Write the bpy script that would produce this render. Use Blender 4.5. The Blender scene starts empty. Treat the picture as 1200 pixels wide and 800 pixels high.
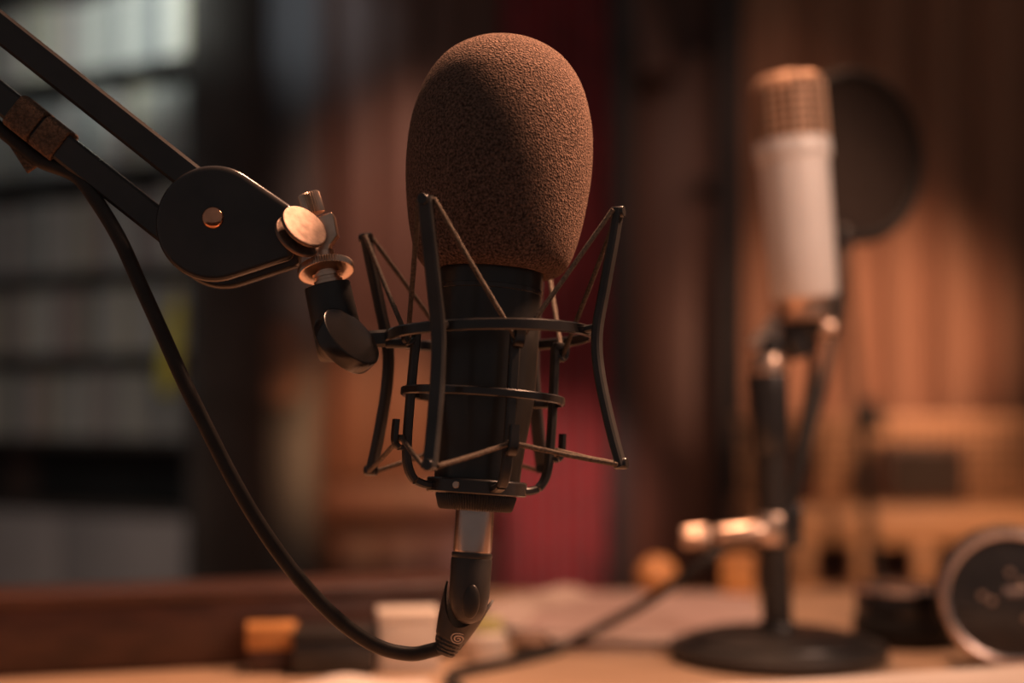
import bpy, bmesh, math, random
from mathutils import Vector, Matrix, noise
random.seed(7)
SC = bpy.context.scene
COL = SC.collection
PI = math.pi
F, HZ, CAMZ, TZ = 1667.0, 482.0, 0.95, 0.75     # focal length in px, horizon row, camera height, table height
D = 0.71                                        # focus distance (main microphone)
S = D / F

def at(px, py, d):
    return Vector(((px - 600) / F * d, d, CAMZ + (HZ - py) / F * d))
def on_table(px, d, z=0.0):
    return Vector(((px - 600) / F * d, d, TZ + z))

# ------------------------------------------------------------------ mesh building
class MB:
    def __init__(s): s.bm = bmesh.new()
    def _merge(s, b, M=None):
        if M is not None: bmesh.ops.transform(b, matrix=M, verts=b.verts)
        me = bpy.data.meshes.new('tmp'); b.to_mesh(me); b.free()
        s.bm.from_mesh(me); bpy.data.meshes.remove(me); return s
    def box(s, c, size, M=None, bevel=0.0, seg=2):
        b = bmesh.new()
        bmesh.ops.create_cube(b, size=1.0, matrix=Matrix.Translation(Vector(c)) @ Matrix.Diagonal((*size, 1)))
        if bevel: bmesh.ops.bevel(b, geom=b.edges[:], offset=bevel, segments=seg, affect='EDGES', profile=0.5)
        return s._merge(b, M)
    def prism(s, poly, y0, y1, M=None, bevel=0.0, seg=3):
        """polygon in the local xz plane, extruded along y"""
        b = bmesh.new()
        f = [b.verts.new((x, y0, z)) for x, z in poly]; g = [b.verts.new((x, y1, z)) for x, z in poly]
        n = len(poly)
        b.faces.new(f); b.faces.new(g[::-1])
        for i in range(n): b.faces.new((f[i], g[i], g[(i+1) % n], f[(i+1) % n]))
        bmesh.ops.recalc_face_normals(b, faces=b.faces)
        if bevel:
            ed = [e for e in b.edges if abs(e.verts[0].co.y - e.verts[1].co.y) < 1e-9]
            bmesh.ops.bevel(b, geom=ed, offset=bevel, segments=seg, affect='EDGES', profile=0.5)
        return s._merge(b, M)
    def lathe(s, prof, M=None, seg=64, rf=None):
        b = bmesh.new(); rows = []
        for r, z in prof:
            row = []
            for k in range(seg):
                a = 2*PI*k/seg; q = r if rf is None else rf(r, z, a, k)
                row.append(b.verts.new((q*math.cos(a), q*math.sin(a), z)))
            rows.append(row)
        for i in range(len(rows)-1):
            for k in range(seg):
                b.faces.new((rows[i][k], rows[i][(k+1) % seg], rows[i+1][(k+1) % seg], rows[i+1][k]))
        for row, (r, z) in ((rows[0], prof[0]), (rows[-1], prof[-1])):
            if r > 1e-6 and prof[0] != prof[-1]: b.faces.new(row)
        bmesh.ops.remove_doubles(b, verts=b.verts, dist=1e-7)
        bmesh.ops.recalc_face_normals(b, faces=b.faces)
        return s._merge(b, M)
    def sweep(s, pts, section, M=None, hint=None, closed=False, caps=True, scales=None):
        pts = [Vector(p) for p in pts]; n = len(pts); b = bmesh.new(); rows = []
        nrm = None
        for i, p in enumerate(pts):
            if closed: t = pts[(i+1) % n] - pts[i-1]
            else: t = pts[min(i+1, n-1)] - pts[max(i-1, 0)]
            t.normalize()
            if hint is not None:
                h = hint(i) if callable(hint) else Vector(hint)
                u = (h - t*h.dot(t)).normalized()
            else:
                if nrm is None:
                    h = Vector((0, 0, 1)) if abs(t.z) < .9 else Vector((1, 0, 0))
                else: h = nrm
                u = (h - t*h.dot(t)).normalized()
            nrm = u; v = t.cross(u)
            k = 1.0 if scales is None else scales[i]
            rows.append([b.verts.new(p + u*(a*k) + v*(c*k)) for a, c in section])
        m = len(section)
        for i in range(n if closed else n-1):
            A, B = rows[i], rows[(i+1) % n]
            for k in range(m): b.faces.new((A[k], A[(k+1) % m], B[(k+1) % m], B[k]))
        if caps and not closed: b.faces.new(rows[0][::-1]); b.faces.new(rows[-1])
        bmesh.ops.recalc_face_normals(b, faces=b.faces)
        return s._merge(b, M)
    def tube(s, pts, r, M=None, seg=12, closed=False, scales=None):
        return s.sweep(pts, [(r*math.cos(2*PI*k/seg), r*math.sin(2*PI*k/seg)) for k in range(seg)], M, closed=closed, scales=scales)
    def bar(s, pts, w, t, M=None, hint=(0, -1, 0), scales=None, ch=.22):
        c = min(w, t)*ch
        sec = []
        for sx, sy in ((1, 1), (-1, 1), (-1, -1), (1, -1)):
            q = [(sx*(w/2-c), sy*t/2), (sx*w/2, sy*(t/2-c))]
            sec += q[::-1] if sx*sy > 0 else q
        return s.sweep(pts, [(b, a) for a, b in sec], M, hint=hint, scales=scales)
    def sphere(s, c, r, M=None, sc=(1, 1, 1), u=32, v=18):
        b = bmesh.new(); bmesh.ops.create_uvsphere(b, u_segments=u, v_segments=v, radius=r)
        bmesh.ops.transform(b, matrix=Matrix.Translation(Vector(c)) @ Matrix.Diagonal((*sc, 1)), verts=b.verts)
        return s._merge(b, M)
    def cyl(s, p0, p1, r0, r1=None, M=None, seg=40, bevel=0.0, rf=None):
        p0, p1 = Vector(p0), Vector(p1); L = (p1-p0).length; r1 = r0 if r1 is None else r1; e = bevel
        R = Matrix.Translation(p0) @ (p1-p0).to_track_quat('Z', 'Y').to_matrix().to_4x4()
        prof = [(r0, 0), (r1, L)] if not e else [(r0-1.6*e, 0), (r0-e, 0), (r0-.3*e, .3*e), (r0, e), (r1, L-e), (r1-.3*e, L-.3*e), (r1-e, L), (r1-1.6*e, L)]
        return s.lathe(prof, (R if M is None else M @ R), seg, rf)

WM = {}
def obj(name, mb, mat, parent=None, loc=None, ang=35, smooth=True):
    """mesh given in world coordinates; parented without moving"""
    me = bpy.data.meshes.new(name); bmesh.ops.recalc_face_normals(mb.bm, faces=mb.bm.faces)
    mb.bm.to_mesh(me); mb.bm.free()
    if mat: me.materials.append(mat)
    if smooth:
        me.shade_smooth()
        try: me.set_sharp_from_angle(angle=math.radians(ang))
        except Exception: pass
    o = bpy.data.objects.new(name, me); COL.objects.link(o)
    if parent is not None:
        me.transform(WM[parent.name].inverted()); o.parent = parent; WM[o.name] = WM[parent.name]
    else:
        M = Matrix.Translation(Vector(loc)) if loc is not None else Matrix.Identity(4)
        me.transform(M.inverted()); o.matrix_world = M; WM[o.name] = M
    return o
def tag(o, label, cat, group=None, kind=None):
    o['label'] = label; o['category'] = cat
    if group: o['group'] = group
    if kind: o['kind'] = kind
    return o
def thing(name, loc, label, cat, group=None):
    o = bpy.data.objects.new(name, None); COL.objects.link(o); o.empty_display_size = .02
    o.location = loc; WM[o.name] = Matrix.Translation(Vector(loc))
    return tag(o, label, cat, group)
def struct(name, mb, mat, **k):
    o = obj(name, mb, mat, **k); o['kind'] = 'structure'; return o
def spline(P, n=8):
    P = [Vector(p) for p in P]; out = []
    for i in range(len(P)-1):
        a, b, c, d = P[max(i-1, 0)], P[i], P[i+1], P[min(i+2, len(P)-1)]
        for k in range(n):
            t = k/n
            out.append(.5*((2*b) + (c-a)*t + (2*a-5*b+4*c-d)*t*t + (3*b-a-3*c+d)*t*t*t))
    out.append(P[-1]); return out

# ------------------------------------------------------------------ materials
def mat(name, col, rough=.5, metal=0.0, spec=.5, var=0.0, vscale=30, bump=0.0, bscale=400, col2=None, stretch=(1, 1, 1), coat=0.0, sheen=0.0, detail=4):
    m = bpy.data.materials.new(name); m.use_nodes = True; nt = m.node_tree; b = nt.nodes['Principled BSDF']
    b.inputs['Base Color'].default_value = (*col, 1); b.inputs['Roughness'].default_value = rough
    b.inputs['Metallic'].default_value = metal; b.inputs['Specular IOR Level'].default_value = spec
    b.inputs['Coat Weight'].default_value = coat; b.inputs['Sheen Weight'].default_value = sheen
    tc = nt.nodes.new('ShaderNodeTexCoord'); mp = nt.nodes.new('ShaderNodeMapping'); mp.inputs['Scale'].default_value = stretch
    nt.links.new(tc.outputs['Object'], mp.inputs['Vector'])
    if var or col2:
        n = nt.nodes.new('ShaderNodeTexNoise'); n.inputs['Scale'].default_value = vscale; n.inputs['Detail'].default_value = detail
        nt.links.new(mp.outputs['Vector'], n.inputs['Vector'])
        r = nt.nodes.new('ShaderNodeValToRGB'); r.color_ramp.elements[0].position = .32; r.color_ramp.elements[1].position = .68
        c2 = col2 or tuple(min(1, c*(1+var)) for c in col); c1 = col if col2 else tuple(c*(1-var) for c in col)
        r.color_ramp.elements[0].color = (*c1, 1); r.color_ramp.elements[1].color = (*c2, 1)
        nt.links.new(n.outputs['Fac'], r.inputs['Fac']); nt.links.new(r.outputs['Color'], b.inputs['Base Color'])
    if bump:
        n = nt.nodes.new('ShaderNodeTexNoise'); n.inputs['Scale'].default_value = bscale; n.inputs['Detail'].default_value = 3
        nt.links.new(mp.outputs['Vector'], n.inputs['Vector'])
        bp = nt.nodes.new('ShaderNodeBump'); bp.inputs['Strength'].default_value = bump; bp.inputs['Distance'].default_value = .002
        nt.links.new(n.outputs['Fac'], bp.inputs['Height']); nt.links.new(bp.outputs['Normal'], b.inputs['Normal'])
    return m

def foam_material():
    m = mat('foam', (.13, .075, .055), rough=.95, spec=.1)
    nt = m.node_tree; b = nt.nodes['Principled BSDF']; tc = [n for n in nt.nodes if n.type == 'TEX_COORD'][0]
    v = nt.nodes.new('ShaderNodeTexVoronoi'); v.inputs['Scale'].default_value = 1000
    n = nt.nodes.new('ShaderNodeTexNoise'); n.inputs['Scale'].default_value = 900; n.inputs['Detail'].default_value = 4
    for q in (v, n): nt.links.new(tc.outputs['Object'], q.inputs['Vector'])
    a = nt.nodes.new('ShaderNodeMath'); a.operation = 'ADD'
    nt.links.new(v.outputs['Distance'], a.inputs[0]); nt.links.new(n.outputs['Fac'], a.inputs[1])
    bp = nt.nodes.new('ShaderNodeBump'); bp.inputs['Strength'].default_value = 1.0; bp.inputs['Distance'].default_value = .0010
    nt.links.new(a.outputs[0], bp.inputs['Height']); nt.links.new(bp.outputs['Normal'], b.inputs['Normal'])
    r = nt.nodes.new('ShaderNodeValToRGB'); r.color_ramp.elements[0].position = .35; r.color_ramp.elements[1].position = .75
    r.color_ramp.elements[0].color = (.04, .025, .021, 1); r.color_ramp.elements[1].color = (.30, .18, .135, 1)
    nt.links.new(n.outputs['Fac'], r.inputs['Fac']); nt.links.new(r.outputs['Color'], b.inputs['Base Color'])
    b.inputs['Sheen Weight'].default_value = .12; b.inputs['Sheen Tint'].default_value = (.9, .6, .45, 1); b.inputs['Sheen Roughness'].default_value = .6
    return m

def wood(name, c1, c2, rough=.45, axis=0, sc=6):
    st = [14, 14, 14]; st[axis] = 1.0
    return mat(name, c1, rough=rough, col2=c2, vscale=sc, stretch=tuple(st), bump=.15, bscale=sc*3, detail=6)

M = dict(
    foam=foam_material(),
    black=mat('black_enamel', (.032, .03, .029), rough=.42, var=.25, vscale=60, bump=.03, bscale=900),
    gloss=mat('gloss_black', (.028, .025, .024), rough=.22, var=.2, vscale=40),
    body=mat('microphone_black', (.022, .021, .02), rough=.33, var=.2, vscale=50, bump=.02, bscale=1500),
    cord=mat('woven_cord', (.12, .085, .06), rough=.8, var=.5, vscale=900, bump=.6, bscale=1500),
    silver=mat('nickel', (.72, .52, .4), rough=.34, metal=1.0, var=.15, vscale=120, bump=.04, bscale=900),
    chrome=mat('satin_chrome', (.66, .53, .47), rough=.27, metal=1.0, var=.06, vscale=120),
    dull=mat('dull_nickel', (.22, .15, .115), rough=.55, metal=.8, var=.25, vscale=220, bump=.1, bscale=700),
    lightgrey=mat('light_grey_panel', (.34, .34, .35), rough=.6, var=.1, vscale=6),
    copper=mat('copper_rivet', (.75, .36, .22), rough=.2, metal=1.0, var=.1, vscale=300),
    rubber=mat('cable_rubber', (.028, .024, .022), rough=.5, spec=.2, var=.2, vscale=80, bump=.05, bscale=600),
    boot=mat('connector_boot', (.035, .03, .028), rough=.45, var=.2, vscale=80),
    mark=mat('pale_print', (.55, .45, .38), rough=.5, var=.05),
    velcro=mat('hook_strap', (.16, .09, .055), rough=.95, var=.4, vscale=700, bump=1.0, bscale=900),
    white=mat('white_lacquer', (.78, .72, .68), rough=.33, var=.03, vscale=20, coat=.2),
    gold=mat('brass_mesh', (.78, .52, .36), rough=.42, metal=.75, var=.1, vscale=90),
    screen=mat('inner_mesh', (.2, .12, .08), rough=.5, metal=.6, var=.4, vscale=900),
    stand=mat('stand_black', (.026, .021, .018), rough=.4, var=.2, vscale=40, bump=.04, bscale=500),
    fabric=mat('dark_fabric', (.055, .04, .033), rough=.95, spec=.05, var=.3, vscale=300, bump=.4, bscale=900),
    leather=mat('black_leatherette', (.022, .02, .019), rough=.6, spec=.2, var=.3, vscale=90, bump=.4, bscale=500),
    paper=mat('paper', (.66, .57, .51), rough=.85, var=.05, vscale=18),
    paper2=mat('printed_paper', (.34, .2, .18), rough=.7, col2=(.46, .36, .32), vscale=14, stretch=(1, 6, 1)),
    cream=mat('cream_paper', (.46, .35, .3), rough=.85, var=.06, vscale=18),
    card=mat('white_card', (.72, .6, .5), rough=.7, var=.06, vscale=12),
    orange=mat('orange_card', (.62, .27, .08), rough=.55, var=.15, vscale=40),
    ball=mat('orange_wood', (.62, .28, .1), rough=.45, var=.2, vscale=60),
    yellow=mat('yellow_plastic', (.75, .68, .12), rough=.5, var=.1, vscale=30),
    yellowgreen=mat('yellow_green_label', (.55, .5, .2), rough=.5, var=.15, vscale=60),
    tabletop=wood('table_wood', (.38, .235, .145), (.54, .37, .25), .4, 0),
    riser=wood('red_brown_wood', (.05, .02, .014), (.10, .042, .027), .38, 0),
    walnut=wood('wall_wood', (.085, .036, .024), (.15, .065, .04), .5, 2, 3),
    darkwood=mat('dark_wood', (.046, .036, .033), rough=.6, var=.3, vscale=9, stretch=(6, 6, 1)),
    redwood=wood('door_wood', (.13, .055, .035), (.19, .085, .055), .5, 2, 3),
    greydoor=mat('grey_paint', (.11, .108, .11), rough=.6, var=.1, vscale=6),
    red=mat('red_velvet', (.22, .012, .018), rough=.9, var=.3, vscale=16, sheen=.3),
    drape=mat('brown_drape', (.34, .17, .1), rough=.9, var=.15, vscale=12, stretch=(1, 1, .2)),
    bench=wood('pale_wood', (.42, .2, .09), (.6, .32, .16), .5, 0, 4),
    weave=None,
    shelf=mat('shelf_black', (.06, .057, .055), rough=.6, var=.2, vscale=12),
    floor=mat('carpet', (.05, .035, .03), rough=.95, var=.3, vscale=60),
    tan=mat('tan_plaque', (.36, .2, .14), rough=.6, var=.25, vscale=14),
)
def weave_material():
    m = mat('woven_panel', (.4, .2, .1), rough=.8); nt = m.node_tree; b = nt.nodes['Principled BSDF']
    mp = [n for n in nt.nodes if n.type == 'MAPPING'][0]; mp.inputs['Scale'].default_value = (1, 0, 1)
    c = nt.nodes.new('ShaderNodeTexVoronoi'); c.inputs['Scale'].default_value = 45; c.inputs['Randomness'].default_value = 0
    nt.links.new(mp.outputs['Vector'], c.inputs['Vector'])
    r = nt.nodes.new('ShaderNodeValToRGB'); r.color_ramp.elements[0].position = .25; r.color_ramp.elements[1].position = .35
    r.color_ramp.elements[0].color = (.07, .03, .018, 1); r.color_ramp.elements[1].color = (.46, .24, .12, 1)
    nt.links.new(c.outputs['Distance'], r.inputs['Fac']); nt.links.new(r.outputs['Color'], b.inputs['Base Color'])
    return m
M['weave'] = weave_material()
SPINE = [mat('spine_%d' % i, c, rough=.5, var=.1, vscale=30) for i, c in enumerate(
    ((.48, .5, .48), (.4, .42, .41), (.56, .57, .54), (.24, .26, .27), (.4, .34, .33), (.5, .48, .38)))]

# ------------------------------------------------------------------ the room
fl = MB().box((0, 1.2, -.02), (4.4, 5.2, .04)); struct('floor', fl, M['floor'])
WY = 3.3
struct('wall_back', MB().box((0, WY + .05, 1.25), (4.4, .1, 2.5)), M['walnut'])
struct('wall_left', MB().box((-2.15, 2.2, 1.25), (.1, 2.2, 2.5)), M['walnut'])
struct('wall_right', MB().box((2.15, 2.2, 1.25), (.1, 2.2, 2.5)), M['walnut'])
struct('baseboard_back', MB().box((0, WY - .011, .06), (4.2, .02, .12), bevel=.004), M['darkwood'])
def wx(px, d): return (px - 600)/F*d
# dark door post, grey door and panelling
struct('trim_1', MB().box(((wx(222, 3.2) + wx(292, 3.2))/2, 3.22, 1.25), (wx(292, 3.2) - wx(222, 3.2), .1, 2.5), bevel=.006), M['darkwood'])
dr = MB().box(((wx(294, 3.2) + wx(372, 3.2))/2, 3.26, 1.1), (wx(372, 3.2) - wx(294, 3.2), .05, 2.2), bevel=.004)
for z in (.55, 1.6): dr.box(((wx(294, 3.2) + wx(372, 3.2))/2, 3.233, z), (.09, .012, .7), bevel=.004)
struct('door_1', dr, M['greydoor'])
struct('trim_2', MB().box((wx(378, 3.2), 3.25, 1.25), (.02, .08, 2.5), bevel=.004), M['walnut'])
# dado rail and boards of the middle wall
pn = MB()
for i in range(4):
    x0 = wx(386 + i*54, 3.2); pn.box((x0 + .05, 3.285, 1.65), (.096, .025, 1.7), bevel=.004)
    pn.box((x0 + .05, 3.285, .38), (.096, .025, .56), bevel=.004)
pn.box((wx(490, 3.2), 3.27, .74), (.42, .06, .07), bevel=.008)
struct('trim_3', pn, M['walnut'])
# wooden door to the right of the red drape
dw = MB().box(((wx(742, 3.2) + wx(842, 3.2))/2, 3.25, 1.05), (wx(842, 3.2) - wx(742, 3.2), .05, 1.42), bevel=.005)
dw.box(((wx(742, 3.2) + wx(842, 3.2))/2, 3.25, .17), (wx(842, 3.2) - wx(742, 3.2), .05, .32), bevel=.005)
d2 = struct('door_2', dw, M['redwood'])
hb = MB().cyl((wx(831, 3.2), 3.226, 1.46), (wx(831, 3.2), 3.19, 1.46), .011, bevel=.002); hb.tube([(wx(831, 3.2), 3.19, 1.46), (wx(820, 3.2), 3.185, 1.46), (wx(806, 3.2), 3.19, 1.455)], .008)
obj('door_handle', hb, M['darkwood'], d2)
# curved wooden arch over that door
arc = [Vector((wx(770 - 130*math.cos(a), 3.1), 3.16, 1.62 + .36*math.sin(a))) for a in [i*PI/24 for i in range(2, 13)]]
arc = [Vector((wx(668 + 100*math.sin(i/12*PI/2), 3.16), 3.2, 1.7 + .24*math.cos(i/12*PI/2))) for i in range(13)]
struct('trim_4', MB().bar(arc, .1, .09, hint=(0, -1, 0)), M['redwood'])
struct('trim_5', MB().box((wx(856, 3.2), 3.2, 1.25), (.062, .13, 2.5), bevel=.006), M['darkwood'])
struct('trim_6', MB().box((wx(727, 3.2), 3.2, 1.25), (.05, .13, 2.5), bevel=.006), M['darkwood'])

def drape(name, x0, x1, y, z0, z1, nf, amp, material, label, cat, seed):
    rnd = random.Random(seed); b = MB(); nx, nz = nf*14, 30
    ph = [rnd.uniform(-.5, .5) for _ in range(nf+2)]
    rows = []
    for j in range(nz+1):
        w = j/nz; z = z0 + (z1-z0)*w; row = []
        for i in range(nx+1):
            u = i/nx; t = u*nf*2*PI; k = int(u*nf)
            yy = y + amp*(math.sin(t + ph[k]*.6) + .35*math.sin(2.1*t + ph[k] + 1.3*w))*(1 - .25*w) + amp*.5*math.sin(u*7 + seed)
            row.append(b.bm.verts.new((x0 + (x1-x0)*u, yy, z)))
        rows.append(row)
    for j in range(nz):
        for i in range(nx): b.bm.faces.new((rows[j][i], rows[j][i+1], rows[j+1][i+1], rows[j+1][i]))
    o = obj(name, b, material, loc=((x0+x1)/2, y, z0), ang=180)
    md = o.modifiers.new('thick', 'SOLIDIFY'); md.thickness = .004
    return tag(o, label, cat)
drape('red_drape', wx(588, 3.1), wx(712, 3.1), 3.13, .02, 2.3, 4, .022, M['red'], 'dark red velvet drape hanging behind the foam-topped microphone', 'curtain', 3)
drape('brown_drape', wx(872, 3.1), wx(1330, 3.1), 3.1, .02, 2.3, 7, .03, M['drape'], 'brown floor-length drape in wide folds behind the white microphone', 'curtain', 5)

# slatted wooden cabinet in front of the brown drape
CY = 2.62
cx0, cx1 = wx(885, CY), wx(1290, CY)
def cz(py): return CAMZ + (HZ - py)/F*CY
ct = thing('console_cabinet', ((cx0+cx1)/2, CY + .14, 0), 'pale wooden console cabinet with woven panel and slatted front before the brown drape', 'cabinet')
obj('carcass', MB().box(((cx0+cx1)/2, CY + .2, cz(590)/2), (cx1-cx0-.03, .2, cz(590) - .02)), M['walnut'], ct)
obj('top_rail', MB().box(((cx0+cx1)/2, CY + .14, (cz(594) + cz(638))/2), (cx1-cx0, .32, cz(594) - cz(638)), bevel=.006), M['bench'], ct)
obj('woven_panel', MB().box(((cx0+cx1)/2, CY + .24, (cz(496) + cz(592))/2), (cx1-cx0-.02, .03, cz(496) - cz(592)), bevel=.003), M['weave'], ct)
obj('panel_cap', MB().box(((cx0+cx1)/2, CY + .24, cz(492)), (cx1-cx0, .05, .014), bevel=.003), M['bench'], ct)
obj('bottom_rail', MB().box(((cx0+cx1)/2, CY - .004, (cz(688) + cz(745))/2), (cx1-cx0, .05, cz(688) - cz(745)), bevel=.005), M['bench'], ct)
for i in range(6):
    x = wx(940 + i*70, CY)
    if x < cx1 - .02: obj('slat', MB().box((x, CY - .008, cz(663)), (.034, .03, cz(636) - cz(690)), bevel=.004), M['bench'], ct)
for x in (cx0 + .025, cx1 - .025): obj('leg', MB().box((x, CY + .1, cz(745)/2), (.04, .04, cz(745)), bevel=.004), M['bench'], ct)
# things on the cabinet
b = MB().box((wx(1080, CY+.08), CY + .1, cz(594) + .058), (.16, .1, .116), bevel=.012)
sp = thing('shadow_block', (wx(1080, CY+.08), CY + .1, cz(594)), 'dark brown block standing in for a shadow on the console cabinet', 'shadow block')  # dark block added where a shadow falls across the woven panel
obj('block_body', b, M['walnut'], sp); obj('block_front', MB().box((wx(1080, CY+.08), CY + .047, cz(594) + .058), (.135, .012, .092), bevel=.004), M['fabric'], sp)
b = MB().cyl((wx(938, CY+.08), CY + .1, cz(594)), (wx(938, CY+.08), CY + .1, cz(594) + .1), .042, .04, bevel=.006)
b.lathe([(.03, 0), (.034, .004), (.034, .016), (.03, .02)], Matrix.Translation((wx(938, CY+.08), CY + .1, cz(594) + .1)))
tag(obj('storage_tin', b, M['walnut'], loc=(wx(938, CY+.08), CY + .1, cz(594))), 'round dark brown tin on the cabinet just right of the stand pole', 'tin')
# slanted dark pole added in place of a shadow behind the pop filter
q = thing('shadow_pole', (wx(1062, 2.5), 2.5, 0), 'dark slanted pole standing in for a shadow on the lit brown drape', 'stand')
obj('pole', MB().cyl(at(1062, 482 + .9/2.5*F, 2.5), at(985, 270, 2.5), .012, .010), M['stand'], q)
obj('clutch', MB().cyl(at(1024, 506, 2.5), at(1018, 470, 2.5), .019, .017, bevel=.003), M['stand'], q)  # part of the added shadow pole
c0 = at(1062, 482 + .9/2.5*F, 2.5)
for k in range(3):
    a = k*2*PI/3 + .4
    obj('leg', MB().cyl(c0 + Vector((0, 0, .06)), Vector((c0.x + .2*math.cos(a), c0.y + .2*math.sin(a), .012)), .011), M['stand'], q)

# ------------------------------------------------------------------ shelf of cased tapes on the left
ang = math.radians(30); SL = .72
P1 = Vector((wx(222, 2.8), 2.8, 0)); ex = Vector((-math.cos(ang), math.sin(ang), 0)); ey = Vector((math.sin(ang), math.cos(ang), 0))
SM = Matrix.Translation(P1) @ Matrix(((ex.x, ey.x, 0, 0), (ex.y, ey.y, 0, 0), (0, 0, 1, 0), (0, 0, 0, 1)))
def sz(py): return CAMZ + (HZ - py)/F*2.8
boards = [sz(62), sz(185), sz(308), sz(411), sz(514)]
sh = thing('tape_shelf', (P1 + ex*SL/2 + ey*.1), 'tall black shelf unit packed with rows of pale spines', 'shelf')
TOP = sz(-70)
obj('side_panel', MB().box((-.012, .1, TOP/2), (.024, .22, TOP), SM, bevel=.002), M['shelf'], sh)
obj('side_panel', MB().box((SL + .012, .1, TOP/2), (.024, .22, TOP), SM, bevel=.002), M['shelf'], sh)
obj('back_panel', MB().box((SL/2, .205, TOP/2), (SL, .01, TOP), SM), M['shelf'], sh)
for z in boards + [TOP - .012, sz(600), .06]:
    obj('shelf_board', MB().box((SL/2, .1, z - .009), (SL, .2, .018), SM, bevel=.002), M['shelf'], sh)
lc = MB()
for k in range(2): lc.box((SL*(.25+.5*k), .004, (sz(603)+.08)/2), (SL/2 - .006, .016, sz(603) - .1), SM, bevel=.003)
obj('cabinet_door', lc, M['lightgrey'], sh)
protos = {}
rownames = ['bright top row', 'second row down', 'third row down', 'fourth row down', 'fifth row down']
tops = [TOP - .024] + boards[:-1]
n_t = 0
for ri, z in enumerate(boards):
    gap = tops[ri] - z - .018; x = .004
    hgt0 = min(.15, gap*.86)
    rnd = random.Random(20 + ri)
    while x < SL - .04:
        w = rnd.choice((.024, .028, .032)); key = (w, rnd.randrange(len(SPINE)), ri)
        if key not in protos:
            bmx = MB().box((0, 0, .5), (w - .002, .13, 1.0)); me = bpy.data.meshes.new('tape_case'); 
            bmesh.ops.bevel(bmx.bm, geom=bmx.bm.edges[:], offset=.0012, segments=1, affect='EDGES')
            for v in bmx.bm.verts: v.co.z *= hgt0
            bmx.bm.to_mesh(me); me.materials.append(SPINE[key[1]]); protos[key] = me
        o = bpy.data.objects.new('tape_case', protos[key]); COL.objects.link(o)
        o.matrix_world = SM @ Matrix.Translation((x + w/2, .075 + rnd.uniform(-.008, .008), z + .0003)) @ Matrix.Diagonal((1, 1, rnd.uniform(.95, 1.04), 1))
        tag(o, 'upright cased tape with pale spine in the %s of the black shelf' % rownames[ri], 'tape case', 'cased tapes in the ' + rownames[ri])
        x += w; n_t += 1
# yellow tag on the shelf's end
YM = SM @ Matrix.Translation((.045, -.009, sz(408)))
b = MB().prism([(-x, z) for x, z in [(-.024, -.085), (.0, -.095), (.022, -.06), (.03, .05), (.03, .09), (.012, .092), (-.004, .05), (-.022, -.02)]], -.006, .006, YM, bevel=.003)
b.tube([YM @ Vector((-.02, 0, .088)), YM @ Vector((-.02, -.002, .11)), YM @ Vector((-.02, .006, .125))], .002)
tag(obj('key_tag', b, M['yellow'], loc=YM @ Vector((0, 0, 0))), 'long yellow tag hanging at the right end of the shelf', 'tag')
# pale plaques on the wall by the door
def plaque(px, py, rx, rz, label):
    c = at(px, py, 3.2)
    t = thing('wall_plaque', (c.x, 3.2, c.z), label, 'plaque', 'tan wall plaques')
    MM = Matrix.Translation((c.x, 3.225, c.z)) @ Matrix.Rotation(PI/2, 4, 'X') @ Matrix.Diagonal((rx, rz, 1, 1))
    obj('rim', MB().lathe([(.8, 0), (1, 0), (1, .012), (.94, .02), (.84, .018), (.8, .01)], MM, 40), M['tan'], t)
    obj('face', MB().lathe([(0, .012), (.4, .011), (.82, .004), (.82, 0), (0, 0)], MM, 40), M['tan'], t)
plaque(330, 425, .055, .1, 'larger oval tan plaque below the grey door panel')
plaque(292, 520, .032, .055, 'smaller oval tan plaque low on the dark post')

# ------------------------------------------------------------------ table
tb = thing('desk_table', (0, 1.08, 0), 'warm wooden table carrying the stand, papers and headphones', 'table')
obj('table_top', MB().box((.02, 1.06, TZ - .0175), (2.1, 1.06, .035), bevel=.004), M['tabletop'], tb)
for sx in (-.95, .97):
    for sy in (.6, 1.52): obj('leg', MB().box((sx, sy, (TZ - .035)/2), (.06, .06, TZ - .035), bevel=.005), M['riser'], tb)
# wooden riser on the left
ra, rb = on_table(-232, 1.03), on_table(540, 1.172)
dv = (rb - ra).normalized(); nv = Vector((-dv.y, dv.x, 0)); Lr = (rb - ra).length
RM = Matrix.Translation(ra) @ Matrix(((dv.x, nv.x, 0, 0), (dv.y, nv.y, 0, 0), (0, 0, 1, 0), (0, 0, 0, 1)))
rs = thing('wooden_riser', ra + dv*Lr/2 + nv*.05, 'long red-brown wooden desk riser behind the black box', 'desk riser')
obj('front_board', MB().box((Lr/2, .009, .026), (Lr, .018, .052), RM, bevel=.002), M['riser'], rs)
obj('top_board', MB().box((Lr/2, .034, .0565), (Lr + .004, .08, .009), RM, bevel=.003), M['riser'], rs)
for x in (.01, Lr - .01): obj('end_board', MB().box((x, .045, .026), (.016, .052, .052), RM, bevel=.002), M['riser'], rs)

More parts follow.
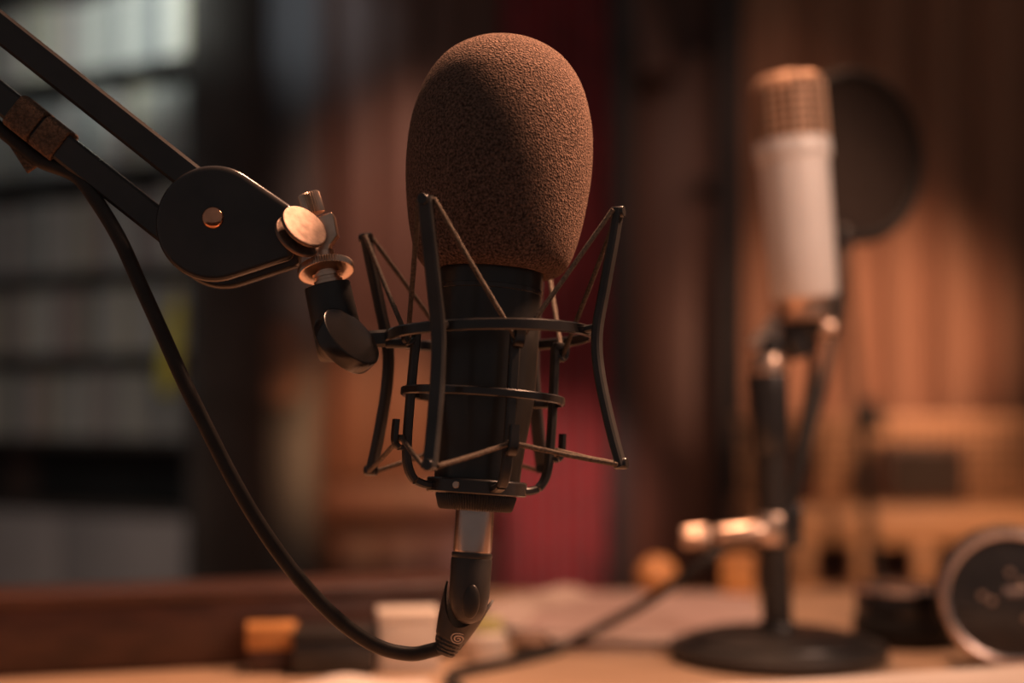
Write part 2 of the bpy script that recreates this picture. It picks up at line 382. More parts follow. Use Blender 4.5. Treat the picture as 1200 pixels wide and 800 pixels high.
# ------------------------------------------------------------------ main microphone
def frame(px, py, d, roll, lean):
    s = d/F
    return Matrix.Translation(at(px, py, d)) @ Matrix.Rotation(math.radians(roll), 4, 'Y') @ Matrix.Rotation(-math.radians(lean), 4, 'X') @ Matrix.Scale(s, 4)
MI = frame(567, 450, D, 3.9, 3.5)
mic = thing('condenser_microphone', MI @ Vector((0, 0, -197)), 'black studio microphone under a big brown foam windscreen in a shock mount', 'microphone')
fp = [(57, 140), (60, 133), (70, 131), (83, 137), (92, 151), (100.5, 180), (107, 220), (110, 258), (108.5, 298), (102, 332), (90, 363), (71, 388), (46, 404), (22, 411), (0.001, 413)]
prof = [(max(v.x, 0), v.y) for v in spline([Vector((r, z, 0)) for r, z in fp], 9)]
fb = MB(); fb.lathe(prof, MI, 160)
fo = obj('foam_windscreen', fb, M['foam'], mic, ang=180); fo['label'] = 'brown porous foam windscreen'
bp = [(50, 150), (61, 148), (61, 0), (60, -20), (57, -45), (53.5, -70), (51, -96), (50, -112), (40, -112)]
obj('body', MB().lathe(bp, MI, 96), M['body'], mic)
obj('trim_band', MB().lathe([(60.5, 106), (62, 107), (62, 112), (60.5, 113)], MI, 96), M['gloss'], mic)
def knurl(n, depth):
    return lambda r, z, a, k: r - (depth if k % 2 else 0)
obj('output_tube', MB().lathe([(20, -148), (22.5, -148), (22.5, -194), (21.5, -197), (15, -197)], MI, 64), M['chrome'], mic)['label'] = 'satin chrome output connector'

# ------------------------------------------------------------------ shock mount
sm = thing('shock_mount', MI @ Vector((0, 0, -130)), 'black wire cage shock mount strung with elastic cords around the foam-topped microphone', 'shock mount')
MC = frame(573, 394, D, -1.0, 3.5)
def pol(r, deg, z): a = math.radians(deg); return Vector((r*math.sin(a), -r*math.cos(a), z))
def ringmesh(r0, r1, h, z, MM, e=1.5):
    return MB().lathe([(r0, z-h+e), (r0+e, z-h), (r1-e, z-h), (r1, z-h+e), (r1, z+h-e), (r1-e, z+h), (r0+e, z+h), (r0, z+h-e), (r0, z-h+e)], MM, 128)
obj('outer_ring', ringmesh(117, 122, 6.5, 0, MC), M['gloss'], sm)
obj('inner_ring', ringmesh(91, 96.5, 5, -15, MI), M['gloss'], sm)
POST = (-23, 66, 157, -114); ARM = (22, 112, -66, -158)
for a in POST:
    rz = spline([Vector((r, z, 0)) for r, z in ((164, 146), (157, 110), (145, 55), (135, 5), (137, -40), (149, -100), (161, -146))], 6)
    pts = [pol(v.x, a, v.y - 11) for v in rz]
    pb = MB().bar(pts, 16, 10, MC, hint=pol(1, a, 0))
    pb.bar([pol(119, a, 0), pol(133, a, 2)], 13, 8, MC, hint=(0, 0, 1))
    ob = obj('post', pb, M['black'], sm)
    for z, r in ((146, 164), (-146, 161)):
        zz = z - math.copysign(4, z) - 11
        obj('post_cap', MB().cyl(pol(r - 8, a, zz), pol(r + 7, a, zz), 6.5, M=MC, bevel=1.2, seg=20), M['gloss'], ob)
AT = {}
for a in ARM:
    rz = spline([Vector((r, z, 0)) for r, z in ((88, 54), (89, 20), (90, -30), (90, -70), (88, -98), (80, -115), (68, -121), (57, -122))], 6)
    ab = MB().bar([pol(v.x, a, v.y) for v in rz], 12, 9, MI, hint=lambda i, a=a: pol(1, a, .0) + Vector((0, 0, .6)))
    obj('basket_arm', ab, M['black'], sm)
    hk = MB().bar([pol(v.x, a, v.y) for v in spline([Vector((90, 44, 0)), Vector((97, 38, 0)), Vector((102, 44, 0)), Vector((102, 58, 0))], 5)], 12, 5, MI, hint=lambda i, a=a: pol(1, a, .5))
    hk.box((0, 0, 0), (14, 12, 9), MI @ Matrix.Translation(pol(92, a, 54)) @ Matrix.Rotation(math.radians(a), 4, 'Z'), bevel=2)
    obj('cord_hook', hk, M['gloss'], sm); hk = MB()
    hk.bar([pol(v.x, a, v.y) for v in spline([Vector((91, -80, 0)), Vector((99, -82, 0)), Vector((105, -74, 0)), Vector((105, -50, 0))], 5)], 12, 6, MI, hint=lambda i, a=a: pol(1, a, .5))
    obj('cord_hook', hk, M['gloss'], sm)
for i, a in enumerate(POST):
    for top in (True, False):
        for nb in sorted(ARM, key=lambda q: min(abs(q-a), 360-abs(q-a)))[:2]:
            d = ((nb - a + 180) % 360) - 180; s = 1 if d > 0 else -1
            p0 = MC @ pol(160 if top else 158, a, 132 if top else -154); 
            p0b = MC @ (pol(160 if top else 158, a, 132 if top else -154) + Vector((math.cos(math.radians(a)), math.sin(math.radians(a)), 0))*9*s)
            p1 = MI @ pol(98, nb, 42 if top else -70)
            p1b = p1 + (MI.to_3x3() @ Vector((math.cos(math.radians(nb)), math.sin(math.radians(nb)), 0)))*(5*s)
            mid = (p0b + p1)/2 + Vector((0, 0, -.0004))
            obj('elastic_cord', MB().tube([p0, p0b, mid, p1, p1b], 2.9*S, seg=10), M['cord'], sm)
pl = MB().lathe([(44, -129), (57, -129), (58.5, -127.5), (58.5, -114), (57, -112), (44, -112), (44, -129)], MI, 96)
obj('base_plate', pl, M['gloss'], sm)
pin = MB().cyl(pol(57, -22, -120), pol(61, -22, -120), 4, M=MI, bevel=.8, seg=20)
obj('plate_screw', pin, M['silver'], sm)
kn = MB().lathe([(24, -129), (47, -129.5), (47.5, -132), (43.5, -146), (41, -148), (24, -148), (24, -129)], MI, 180, knurl(90, 1.3))
obj('knurled_nut', kn, M['stand'], sm)
# swivel joint carrying the cage
e0 = at(383, 333, D); e1 = at(399, 405, D)
sb = MB()
sb.cyl(e0, at(397, 396, D), 27*S, 28*S, bevel=2.5*S, seg=48)
sb.cyl(at(402, 396, D) + Vector((-.012, .006, 0)), at(402, 396, D) + Vector((.004, .004, 0)), 28*S, bevel=3*S)
sb.sphere(at(397, 397, D), 28*S)
sb.bar([at(425, 398, D), at(440, 397, D), at(456, 396, D)], 20*S, 16*S)
obj('swivel_body', sb, M['black'], sm)
nd = Vector((.7, -.42, .6)).normalized(); dc = at(411, 395, D - .0185)
obj('swivel_disc', MB().cyl(dc - nd*17*S, dc + nd*3*S, 41*S, bevel=2.2*S, seg=64), M['gloss'], sm)
ed = MB().cyl(at(452, 402, D-.004), at(478, 402, D-.004), 6*S, bevel=1*S, seg=16)
obj('ring_lug', ed, M['black'], sm)

# ------------------------------------------------------------------ boom arm
ba = thing('boom_arm', Vector((-.66, D, TZ)), 'black square-tube boom arm with teardrop joint at upper left', 'microphone arm')
def PX(x, y, dy=0.0): v = at(x, y, D); v.y += dy; return v
def teardrop(cx, cy, r, nx, ny_t, ny_b):
    pts = []
    T = (nx, ny_t); B = (nx, ny_b)
    a0, a1 = math.radians(58), math.radians(360 - 70)
    for k in range(41):
        a = a0 + (a1 - a0)*k/40; pts.append((cx + r*math.cos(a), cy - r*math.sin(a)))
    pts += [(nx - 2, ny_b), (nx + 2, ny_b - 4), (nx + 4, (ny_t + ny_b)/2), (nx + 2, ny_t + 4), (nx - 2, ny_t)]
    return [((x - 600)*S, CAMZ + (HZ - y)*S) for x, y in pts]
td = teardrop(257, 266, 67, 346, 244, 308)
obj('joint_cover', MB().prism(td, D - .0155, D - .0085, bevel=.0032, seg=4), M['gloss'], ba)
td2 = [(x + 1*S, z - 3*S) for x, z in td]
obj('joint_cover', MB().prism(td2, D + .0085, D + .0145, bevel=.0025), M['gloss'], ba)
rv = MB().sphere(PX(257, 260, -.0152), 13*S, sc=(1, .55, 1))
obj('rivet', rv, M['copper'], ba)['label'] = 'round copper rivet'
u = Vector((-.785, 0, .62)).normalized(); nperp = Vector((.62, 0, .785)).normalized()
LT = .36
def sq_tube(p, L, w, t):
    return MB().bar([p, p + u*L*.5, p + u*L], w, t, hint=(0, -1, 0), ch=.1)
A1 = PX(243, 223); A2 = PX(222, 279)
t1 = obj('arm_tube', sq_tube(PX(238, 220), LT, .0145, .0145), M['gloss'], ba)
t2 = obj('arm_tube', sq_tube(PX(215, 284), LT, .0142, .0142), M['gloss'], ba)
obj('joint_spacer', MB().prism([(x*.8 + .2*td[20][0]*0 + .2*((257-600)*S), z*.8 + .2*(CAMZ + (HZ-266)*S)) for x, z in td], D - .0085, D + .0085), M['black'], ba)
# elbow and lower arm outside the frame
EL = PX(226, 252) + u*(LT + .01)
obj('elbow_plate', MB().prism([(EL.x + .034*math.cos(a*PI/16), EL.z + .034*math.sin(a*PI/16)) for a in range(32)], D - .014, D - .0085, bevel=.002), M['gloss'], ba)
obj('elbow_plate', MB().prism([(EL.x + .034*math.cos(a*PI/16), EL.z + .034*math.sin(a*PI/16)) for a in range(32)], D + .0085, D + .014, bevel=.002), M['gloss'], ba)
bz = Vector((-.66, D, TZ + .09))
for o_ in (-.012, .012): obj('lower_tube', MB().bar([EL + Vector((o_, 0, 0)), bz + Vector((o_, 0, 0))], .0145, .0145), M['gloss'], ba)
cl = MB().cyl((-.66, D, TZ), (-.66, D, TZ + .1), .022, .02, bevel=.003); cl.box((-.66, D, TZ + .006), (.09, .08, .012), bevel=.003)
obj('desk_clamp', cl, M['black'], ba)
# clamp hardware at the nose
ax = Vector((-.2, 0, .98)).normalized()
hw = MB().cyl(PX(369, 251) , PX(366, 251) + ax*25*S + Vector((0, 0, 0)), 13*S, bevel=2*S, seg=56, rf=knurl(28, 1.5*S))
obj('thumb_knob', hw, M['silver'], ba)['label'] = 'small knurled nickel knob'
hx = MB().prism([((x - 600)*S, CAMZ + (HZ - y)*S) for x, y in ((371, 256), (389, 249), (392, 254), (396, 276), (388, 287), (384, 300), (370, 302), (364, 285))], D - .003, D + .007, bevel=.0007)
obj('clamp_block', hx, M['silver'], ba)
nk = Vector((.6, -.58, .54)).normalized(); dk = PX(363, 271, -.0185)
obj('clamp_disc', MB().cyl(dk - nk*3*S, dk + nk*2*S, 29*S, bevel=1.6*S, seg=56), M['dull'], ba)
dk2 = dk - nk*11*S + Vector((-.001, 0, -.002))
obj('clamp_disc', MB().cyl(dk2 - nk*2*S, dk2 + nk*3*S, 29*S, bevel=1.6*S, seg=56), M['dull'], ba)
obj('clamp_pin', MB().cyl(dk2 - nk*20*S, dk, 9*S, seg=24), M['silver'], ba)
wk = PX(382, 316)
axw = (ax + Vector((0, .34, 0))).normalized()
obj('knurled_wheel', MB().cyl(wk - axw*4.5*S, wk + axw*4.5*S, 33*S, bevel=1.2*S, seg=140, rf=knurl(70, 1.3*S)), M['silver'], ba)
th = MB()
for k in range(5): th.cyl(wk - ax*(4 + 4.2*k)*S, wk - ax*(7.2 + 4.2*k)*S, (17 if k % 2 == 0 else 14.5)*S, seg=32)
th.cyl(wk + ax*22*S, wk - ax*24*S, 13.5*S, seg=32)
obj('threaded_stud', th, M['silver'], ba)
# hook strap
st1, st2 = MB(), MB()
def strap(c, L, name_i):
    b = MB(); h = .0092
    poly = []
    for k in range(24):
        a = 2*PI*k/24; ca, sa = math.cos(a), math.sin(a)
        e = .42
        poly.append((h*math.copysign(abs(ca)**e, ca), h*math.copysign(abs(sa)**e, sa)))
    b.sweep([c - u*L/2, c - u*L/2*.9, c + u*L/2*.9, c + u*L/2], poly, hint=(0, -1, 0), scales=[.94, 1, 1, .94])
    return b
def t2pt(px): return PX(215, 284) + u*((215 - px)*S/.785)
stp = thing('cable_strap', t2pt(46), 'brown fuzzy strap binding the cable to the lower arm tube', 'strap')
obj('band', strap(t2pt(34) , 35*S, 0), M['velcro'], stp)
obj('band', strap(t2pt(63), 32*S, 1), M['velcro'], stp)
fl_ = MB().bar([t2pt(52) - nperp*.008, t2pt(50) - nperp*.014 - u*.001, t2pt(49) - nperp*.0185], .016, .0025, hint=(0, -1, 0))
obj('loose_end', fl_, M['velcro'], stp)

# ------------------------------------------------------------------ main cable
cpx = [(505, 762), (482, 766), (450, 760), (420, 744), (390, 720), (360, 689), (330, 652), (300, 608), (270, 556), (240, 497), (215, 446), (190, 390), (165, 335), (140, 280), (112, 234), (88, 205)]
cb = thing('microphone_cable', at(521, 765, D), 'black cable drooping from arm tube to the connector under the foam-topped microphone', 'cable')
pts = [at(519, 758, D)] + [at(x, y, D - .012*math.sin(PI*i/len(cpx))) for i, (x, y) in enumerate(cpx)]
pts += [t2pt(63) - nperp*.0125, t2pt(34) - nperp*.0125, t2pt(-40) - nperp*.012, t2pt(-200) - nperp*.012]
obj('cord', MB().tube(spline(pts, 8), 8.6*S, seg=16), M['rubber'], cb)
plg = MB().lathe([(19, -196), (23.5, -197.5), (24, -201), (23, -203), (24, -205), (23.5, -248), (21, -262), (15, -274), (6, -279), (0, -280)], MI, 64)
obj('connector_sleeve', plg, M['boot'], cb)
lp = MI @ Vector((3, -21.5, -252))
obj('latch_tab', MB().sphere((0, 0, 0), 1, Matrix.Translation(lp) @ Matrix.Rotation(math.radians(5), 4, 'Y') @ Matrix.Diagonal((10*S, 5*S, 20*S, 1))), M['stand'], cb)
s0, s1 = at(553, 687, D), at(520, 766, D)
ax2 = (s1 - s0); LS = ax2.length; ax2.normalize()
q0 = Vector((0, -1, 0)); e1_ = ax2.cross(q0).normalized()        # e1_: sideways, q0: towards camera
def shellpt(t, phi, off=0.0):
    r = (31*(1-t) + 12.5*t + 2.5*math.sin(PI*t) + off)*S
    return s0 + ax2*(LS*t) + e1_*(r*math.sin(phi)) + q0*(r*math.cos(phi))
sh_ = MB(); rows_o, rows_i = [], []
NP = 48
def t0f(phi): 
    c = math.cos(phi); return .06 + .50*max(0, c)**1.2 + .42*max(0, -c)**1.2
for j in range(31):
    ro, ri_ = [], []
    for k in range(NP):
        phi = 2*PI*k/NP; t = t0f(phi) + (1 - t0f(phi))*(j/30)
        rib = -1.3 if (t > .74 and (int((t - .74)*38) % 2)) else 0
        ro.append(sh_.bm.verts.new(shellpt(t, phi, rib))); ri_.append(sh_.bm.verts.new(shellpt(t, phi, -2.6)))
    rows_o.append(ro); rows_i.append(ri_)
for j in range(30):
    for k in range(NP):
        k2 = (k+1) % NP
        sh_.bm.faces.new((rows_o[j][k], rows_o[j][k2], rows_o[j+1][k2], rows_o[j+1][k]))
        sh_.bm.faces.new((rows_i[j][k], rows_i[j+1][k], rows_i[j+1][k2], rows_i[j][k2]))
for k in range(NP):
    k2 = (k+1) % NP
    sh_.bm.faces.new((rows_o[0][k], rows_i[0][k], rows_i[0][k2], rows_o[0][k2]))
    sh_.bm.faces.new((rows_o[-1][k], rows_o[-1][k2], rows_i[-1][k2], rows_i[-1][k]))
boot_o = obj('strain_relief', sh_, M['boot'], cb, ang=40)
sw = []
for k in range(60):
    a = k/59*4.6*PI; rr = .09 + .91*(k/59)
    sw.append(shellpt(.70 - .085*rr*math.sin(a), -.42 + .48*rr*math.cos(a), .5))
lg = MB().tube(sw, 1.0*S, seg=6, scales=[1.0 - .3*abs(2*k/59 - 1) for k in range(60)])
obj('swirl_logo', lg, M['mark'], boot_o)['label'] = 'pale printed swirl emblem'

# ------------------------------------------------------------------ white microphone on desk stand
D2 = 1.14; S2 = D2/F
MW = frame(943, 346, D2, -4.7, 0)
wm = thing('studio_microphone', MW @ Vector((0, 0, -10)), 'white studio microphone with brass mesh head on the desk stand', 'microphone')
obj('body', MB().lathe([(30, -4), (36, -4), (38.5, 0), (39.5, 60), (40.5, 150), (40.5, 160), (36, 164)], MW, 96), M['white'], wm)
obj('shoulder_ring', MB().lathe([(36, 158), (43, 159), (44, 162), (44, 178), (42, 182), (36, 182), (36, 158)], MW, 96), M['white'], wm)
def gp(t):      # profile of the mesh head
    if t < .62: return (42.5 - 1.0*t, 182 + 60*t/.62)
    a = (t - .62)/.38*PI/2; return (26 + 16*math.cos(a) - 26*max(0, (t-.9)/.1), 242 + 15*math.sin(a))
gl = MB()
for j in range(10):
    r, z = gp(j/10); gl.lathe([(r + 1.2*math.cos(k*PI/3), z + 1.2*math.sin(k*PI/3)) for k in range(7)], MW, 48)
for k in range(24):
    a = 2*PI*k/24
    gl.tube([Vector((gp(j/20)[0]*math.cos(a), gp(j/20)[0]*math.sin(a), gp(j/20)[1])) for j in range(21)], 1.0, MW, seg=6)
obj('mesh_head', gl, M['gold'], wm)['label'] = 'brass wire mesh head'
obj('inner_screen', MB().lathe([(38, 182), (39.5, 184), (39, 238), (36, 248), (26, 254), (0, 254.5)], MW, 48), M['screen'], wm)
obj('bottom_collar', MB().lathe([(12, -30), (26, -30), (30, -26), (32, -8), (34, -4), (12, -4), (12, -30)], MW, 64), M['silver'], wm)
# desk stand
bx_, by_ = wx(911, 1.15), 1.15
ds = thing('desk_stand', Vector((bx_, by_, TZ)), 'black round-base desk microphone stand under the white microphone', 'microphone stand')
BM_ = Matrix.Translation((bx_, by_, TZ))
obj('base', MB().lathe([(.0, 0), (.084, 0), (.0875, .003), (.0875, .0105), (.085, .0135), (.078, .015), (.074, .0158), (.073, .018), (.06, .0215), (.04, .0245), (.02, .0258), (0, .026)], BM_, 96), M['stand'], ds)
pt = lambda y: Vector((bx_ + (-.007 if y < 600 else 0)*(735 - y)/300, by_, CAMZ + (HZ - y)/F*by_))
obj('pole', MB().cyl(pt(738), pt(520), .0122, .0122), M['stand'], ds)
obj('pole_collar', MB().cyl(pt(738), pt(728), .016, .015, bevel=.002), M['stand'], ds)
obj('clutch', MB().cyl(pt(532), pt(438), .0148, .0152, bevel=.002), M['gloss'], ds)
obj('neck_ring', MB().cyl(pt(440), pt(416), .0132, .0125, bevel=.002), M['silver'], ds)
D3 = 1.15
obj('swivel_arm', MB().bar([at(886, 408, D3), at(900, 392, D3), at(925, 364, D3), at(940, 358, D3)], .016, .012), M['silver'], ds)
jb = MB().cyl(at(903, 418, D3), at(906, 396, D3), .011, bevel=.002); jb.cyl(at(925, 372, D3), at(938, 420, D3), .012, .010, bevel=.002)
jb.cyl(at(940, 376, D3), at(962, 384, D3), .0095, bevel=.002)
obj('joint', jb, M['gloss'], ds)
obj('joint_knob', MB().cyl(at(960, 381, D3) , at(977, 385, D3), .0085, .0075, bevel=.002, seg=40), M['silver'], ds)
obj('side_clamp', MB().box(at(925, 616, D3 - .0) , (.018, .02, .034), bevel=.003), M['gloss'], ds)
cbar = MB().cyl(at(896, 622, D3 - .014), at(838, 628, D3 - .014), .0095, .0085, bevel=.002); cbar.box(at(902, 620, D3 - .014), (.02, .016, .026), bevel=.004)
obj('clamp_bar', cbar, M['silver'], ds)
obj('thumb_screw', MB().cyl(at(830, 629, D3 - .014), at(798, 630, D3 - .014), .0105, .0085, bevel=.002, seg=40, rf=knurl(20, .0006)), M['silver'], ds)
# its cable
c2 = thing('microphone_cable', at(520, 797, 1.05), 'thick dark cable running from the desk stand across the table to the front', 'cable')
cp2 = [at(943, 385, 1.165), at(951, 415, 1.178), at(950, 450, 1.185), at(938, 520, 1.185), at(925, 590, 1.18), at(905, 622, 1.178), at(875, 634, 1.16), at(840, 648, 1.13), at(800, 676, 1.13), at(755, 707, 1.145), on_table(700, 1.165, .022), on_table(650, 1.16, .0052), on_table(600, 1.115, .0045), on_table(532, 1.06, .0045), on_table(536, 1.01, .0045), on_table(556, .96, .0045), on_table(576, .90, .0045)]
obj('cord', MB().tube(spline(cp2, 8), .0042, seg=12), M['rubber'], c2)
obj('connector', MB().cyl(at(940, 368, 1.163), at(949, 410, 1.176), .0095, .0085, bevel=.0015), M['gloss'], c2)
# pop filter
D4 = 1.36; pc = at(1003, 184, D4)
nf_ = Matrix.Rotation(math.radians(28), 4, 'Z')
PM = Matrix.Translation(pc) @ nf_ @ Matrix.Rotation(PI/2, 4, 'X')
pf = thing('pop_filter', at(925, 616, 1.17), 'round black pop filter on a gooseneck behind the white microphone', 'pop filter')
obj('hoop', MB().lathe([(.078 + .0055*math.cos(k*PI/8), .0075*math.sin(k*PI/8)) for k in range(17)], PM, 96), M['leather'], pf)
obj('mesh_screen', MB().lathe([(0, .002), (.076, .001), (.076, -.001), (0, -.002)], PM, 64), M['fabric'], pf)
gk = [at(990, 280, D4), at(987, 300, D4 - .02), at(980, 350, D4 - .06), at(970, 420, 1.25), at(950, 500, 1.215), at(932, 570, 1.195), at(927, 596, 1.185), at(926, 612, 1.178)]
obj('gooseneck', MB().tube(spline(gk, 10), .0052, seg=12), M['leather'], pf)
obj('gooseneck_ferrule', MB().cyl(at(991, 268, D4), at(988, 292, D4 - .01), .008, bevel=.0015), M['gloss'], pf)

# ------------------------------------------------------------------ headphones
hc = on_table(1184, 1.10, .0565)
hp = thing('headphones', Vector((hc.x, 1.1, TZ)), 'black over-ear headphones with silver-rimmed cup lying on the table', 'headphones')
nh = Vector((-.22, -.97, .06)).normalized()
HM = Matrix.Translation(hc) @ nh.to_track_quat('Z', 'Y').to_matrix().to_4x4()
obj('ear_cushion', MB().lathe([(.03, -.042), (.045, -.044), (.053, -.038), (.0555, -.028), (.0545, -.016), (.05, -.012), (.03, -.012), (.03, -.042)], HM, 72), M['leather'], hp)
cup = obj('ear_cup', MB().lathe([(0, -.014), (.05, -.014), (.0515, -.004), (.046, .001), (.044, -.001), (.038, -.0005), (.03, .001), (0, .002)], HM, 72), M['gloss'], hp)
obj('rim_ring', MB().lathe([(.0445, .0), (.046, .0035), (.049, .0048), (.052, .003), (.0535, -.003), (.0525, -.006), (.0445, -.004), (.0445, 0)], HM, 96), M['chrome'], cup)['label'] = 'silver rim of the ear cup'
hl = lambda x, y, z=.003: HM @ Vector((x, y, z))
# orient the in-plane axes
ux = (Vector((1, 0, 0)) - nh*nh.x).normalized(); uz = nh.cross(ux); uz = uz if uz.z > 0 else -uz
hp_ = lambda dx, dz, o=.003: hc + ux*dx + uz*dz + nh*o
obj('yoke_bar', MB().bar([hp_(-.004, .004), hp_(.02, .006), hp_(.05, .008, .004), hp_(.062, .01, -.006)], .0055, .003, hint=nh), M['chrome'], cup)
for dx, dz in ((-.014, -.003), (0, .019), (.009, .012), (-.021, .001), (.012, -.016)):
    obj('screw', MB().cyl(hp_(dx, dz, .001), hp_(dx, dz, .0035), .0024, bevel=.0005, seg=16), M['silver'], cup)
obj('cable_slot', MB().box((0, 0, 0), (.026, .004, .0015), Matrix.Translation(hp_(-.026, -.009, .0018)) @ Matrix.Rotation(.1, 4, 'Y'), bevel=.0005), M['stand'], cup)
c2p = on_table(1060, 1.225); H2 = Matrix.Translation(c2p)
obj('ear_cushion', MB().lathe([(.025, .0005), (.041, .001), (.0435, .006), (.0435, .022), (.041, .026), (.025, .026), (.025, .0005)], H2, 64), M['leather'], hp)
cup2 = obj('ear_cup', MB().lathe([(0, .024), (.04, .024), (.0415, .028), (.0415, .044), (.038, .05), (.02, .052), (0, .052)], H2, 64), M['gloss'], hp)
obj('rim_ring', MB().lathe([(.0395, .046), (.0425, .046), (.0425, .0495), (.0395, .051), (.0395, .046)], H2, 64), M['chrome'], cup2)
hbp = spline([c2p + Vector((.02, .036, .028)), c2p + Vector((.06, .1, .03)), c2p + Vector((.15, .16, .03)), c2p + Vector((.25, .13, .03)), c2p + Vector((.275, .03, .035)), c2p + Vector((.22, -.06, .045)), hp_(.056, .0, -.012)], 10)
obj('headband', MB().bar(hbp, .024, .008, hint=(0, 0, 1)), M['leather'], hp)

# ------------------------------------------------------------------ things on the table
def slab(name, c, size, rot, material, label, cat, group=None, bevel=.0004, bend=0.0, n=1):
    MM = Matrix.Translation(Vector(c)) @ Matrix.Rotation(math.radians(rot), 4, 'Z')
    b = MB()
    if bend:
        N = 24; top, bot = [], []
        b2 = bmesh.new(); R = []
        for i in range(N+1):
            x = size[0]*(i/N - .5); z = bend*(math.sin(PI*min(1, (i/N)*1.25))**2)*(1 - .25*i/N)
            R.append([b2.verts.new((x, yy*size[1]/2, z + zz)) for yy, zz in ((-1, 0), (1, 0), (1, size[2]), (-1, size[2]))])
        for i in range(N):
            for k in range(4): b2.faces.new((R[i][k], R[i][(k+1) % 4], R[i+1][(k+1) % 4], R[i+1][k]))
        b2.faces.new(R[0]); b2.faces.new(R[-1][::-1]); b._merge(b2, MM)
    else: b.box((0, 0, size[2]/2), size, MM, bevel=bevel, seg=1)
    return tag(obj(name, b, material, loc=c), label, cat, group)
pz = 0
pos = ['at the bottom', 'second from the bottom', 'third from the bottom', 'fourth from the bottom', 'on top']
for i in range(5):
    t = .0024
    slab('magazine', (wx(765, 1.3) + random.uniform(-.008, .008) , 1.325 + random.uniform(-.012, .012), TZ + pz + .0002), (.205, .275, t), -4 + random.uniform(-4, 4), M['paper2'] if i % 2 == 0 else M['cream'],
         'pale magazine %s of the stack beside the desk stand' % pos[i], 'magazine', 'magazines beside the desk stand')
    pz += t + .0002
slab('loose_sheet', (wx(632, 1.37), 1.37, TZ + .0003), (.16, .2, .0008), -28, M['cream'], 'pale curled sheet rising left of the magazine stack', 'paper', bend=.022)
slab('paper_pad', (.283, .912, TZ), (.40, .15, .019), 17.8, M['paper'], 'thick white paper pad in front of the headphones', 'paper pad', bevel=.001)
slab('paper_sheet', (wx(440, 1.0), .985, TZ + .0004), (.10, .12, .0008), 16, M['paper'], 'white sheet at the bottom edge below the black box', 'paper', bend=.008)
def carton(name, px, d, w, dep, h, rot, material, label, cat, lidmat=None, lf=.16):
    c = on_table(px, d); MM = Matrix.Translation(c) @ Matrix.Rotation(math.radians(rot), 4, 'Z')
    t = thing(name, c, label, cat)
    obj('box_body', MB().box((0, 0, h*(1-lf)/2), (w, dep, h*(1-lf)), MM, bevel=.0015), material, t)
    obj('lid', MB().box((0, 0, h*(1-lf/2)), (w + .002, dep + .002, h*lf), MM, bevel=.0015), lidmat or material, t)
    return t
carton('white_carton', 478, 1.11, .046, .04, .046, 8, M['card'], 'small white carton beside the cable connector', 'carton')
carton('black_box', 392, 1.10, .062, .05, .033, 6, M['gloss'], 'low black box between the brown box with lit top and white carton', 'box', M['stand'])
carton('lit_top_box', 318, 1.10, .036, .03, .036, 10, M['riser'], 'small brown box with lit top coloured orange in front of the wooden riser', 'box', M['orange'], .5)  # orange upper half stands for warm light on the box
c = on_table(568, 1.15); t = thing('glue_bottle', c, 'small yellow-green capped pot just right of the cable connector', 'pot')
obj('pot', MB().lathe([(0, 0), (.017, 0), (.018, .002), (.018, .02), (.014, .023), (0, .023)], Matrix.Translation(c), 40), M['card'], t)
obj('cap', MB().lathe([(.0, .023), (.0145, .023), (.015, .025), (.0145, .032), (0, .033)], Matrix.Translation(c), 40, knurl(20, .0006)), M['yellowgreen'], t)
c = on_table(622, 1.165); t = thing('metal_tin', c, 'small round metal tin in front of the curled sheet', 'tin')
obj('tin', MB().lathe([(0, 0), (.0145, 0), (.015, .001), (.015, .012), (0, .012)], Matrix.Translation(c), 40), M['stand'], t)
obj('lid', MB().lathe([(0, .012), (.0158, .012), (.0162, .013), (.0155, .0175), (.012, .019), (0, .0195)], Matrix.Translation(c), 40), M['silver'], t)
c = on_table(540, 1.25); b = MB()
b.tube([c + Vector((-.05, .01, .005)), c + Vector((.02, 0, .005)), c + Vector((.075, -.01, .005))], .0045); 
tag(obj('marker_pen', b, M['gloss'], loc=c), 'black marker pen lying behind the yellow-green pot', 'pen')
c = on_table(770, 1.53); tag(obj('wooden_ball', MB().sphere(c + Vector((0, 0, .0225)), .0225), M['ball'], loc=c), 'round orange ball behind the magazines beneath the thumb screw', 'ball')
carton('orange_box', 864, 1.52, .034, .03, .047, -6, M['orange'], 'upright orange carton behind the magazines beside the stand pole', 'carton', M['ball'])

# ------------------------------------------------------------------ lights
def area(name, loc, target, size, power, col, shape='DISK'):
    l = bpy.data.lights.new(name, 'AREA'); l.energy = power; l.color = col; l.size = size; l.shape = shape
    o = bpy.data.objects.new(name, l); COL.objects.link(o); o.location = loc
    o.rotation_euler = (Vector(target) - Vector(loc)).to_track_quat('-Z', 'Y').to_euler(); return o
def spot(name, loc, target, power, col, angle, blend=1.0, rad=.05):
    l = bpy.data.lights.new(name, 'SPOT'); l.energy = power; l.color = col; l.spot_size = math.radians(angle); l.spot_blend = blend; l.shadow_soft_size = rad
    o = bpy.data.objects.new(name, l); COL.objects.link(o); o.location = loc
    o.rotation_euler = (Vector(target) - Vector(loc)).to_track_quat('-Z', 'Y').to_euler(); return o
WARM = (1.0, .52, .31)
spot('key_lamp', (.70, .90, 2.0), (0, .73, 1.10), 225, WARM, 30, .5, .17)
area('overhead_lamp', (.15, 1.22, 2.1), (-.05, .72, 1.1), .14, 21, WARM)
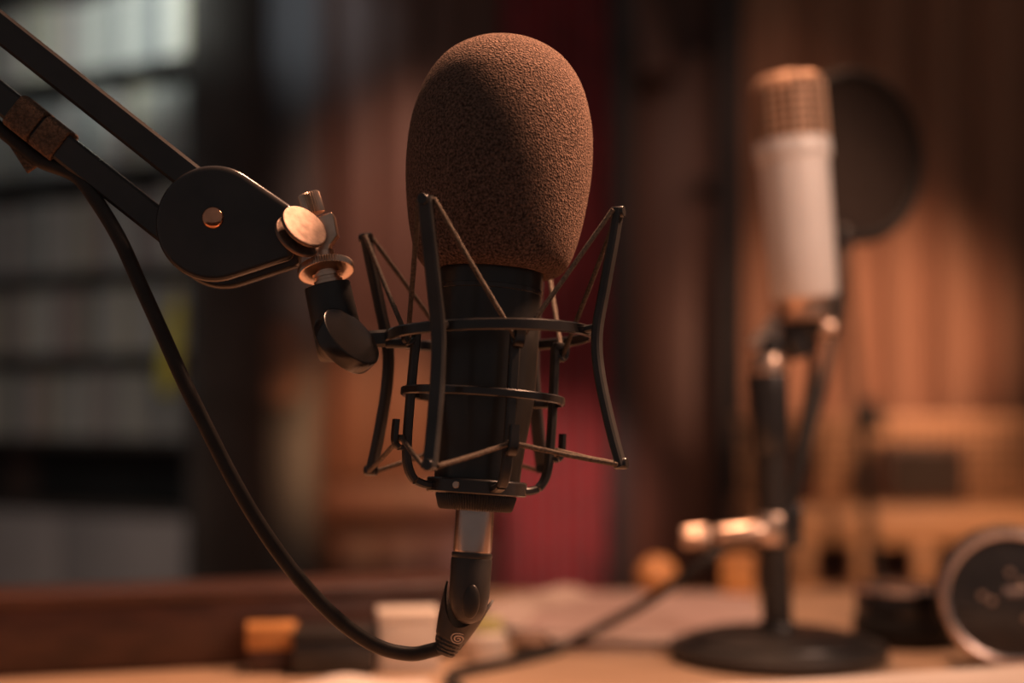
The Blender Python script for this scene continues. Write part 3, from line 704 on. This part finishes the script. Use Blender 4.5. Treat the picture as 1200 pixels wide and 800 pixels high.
spot('white_mic_spot', (.82, .4, 1.55), (.26, 1.14, 1.02), 36, (1, .62, .45), 36, .5, .05)  # unseen spot added for the white microphone; narrow cone misses the foam-topped one
spot('drape_lamp', (1.05, 2.0, 1.16), (.78, 3.1, 1.10), 72, (1, .56, .36), 38)
spot('cabinet_lamp', (.95, 1.5, 1.35), (.78, 2.65, .70), 58, (1, .55, .32), 34)
spot('red_lamp', (.2, 2.3, 1.1), (.08, 3.1, .76), 34, (1, .5, .4), 36)
spot('wall_lamp', (-.15, 2.4, 1.2), (-.31, 3.3, .86), 55, (1, .48, .22), 34)
spot('wall_wash', (-.05, 1.9, 2.0), (-.2, 3.3, 1.35), 66, (1, .5, .34), 30)
spot('panel_wash', (.6, 1.9, 2.3), (.5, 3.2, 1.2), 16, (1, .52, .36), 40)
spot('shelf_lamp', (-.62, 2.3, 1.85), (-.78, 2.95, 1.74), 22, (.94, 1, .92), 46)
area('shelf_fill', (-1.0, 1.7, 1.3), (-.85, 3.0, .95), .4, .85, (.92, 1, .95))
spot('door_lamp', (-.42, 2.3, 2.3), (-.46, 3.25, 1.85), 12, (.82, .92, 1), 24)
w = bpy.data.worlds.new('world'); SC.world = w; w.use_nodes = True
w.node_tree.nodes['Background'].inputs['Color'].default_value = (1, .84, .78, 1); w.node_tree.nodes['Background'].inputs['Strength'].default_value = .105

# ------------------------------------------------------------------ camera
cam = bpy.data.cameras.new('camera'); co = bpy.data.objects.new('camera', cam); COL.objects.link(co)
co.location = (0, 0, CAMZ); co.rotation_euler = (PI/2, 0, 0)
cam.sensor_fit = 'HORIZONTAL'; cam.sensor_width = 36; cam.lens = 36*F/1200; cam.shift_y = (HZ - 400)/1200
cam.clip_start = .02
cam.dof.use_dof = True; cam.dof.focus_distance = D - .018; cam.dof.aperture_fstop = 2.4; cam.dof.aperture_blades = 0
SC.camera = co
vs = SC.view_settings
vs.view_transform = 'Standard'; vs.look = 'None'; vs.gamma = 1; vs.use_curve_mapping = False; vs.exposure = 0
try:
    SC.cycles.use_denoising = True
    SC.cycles.denoiser = 'OPENIMAGEDENOISE'
except Exception: pass
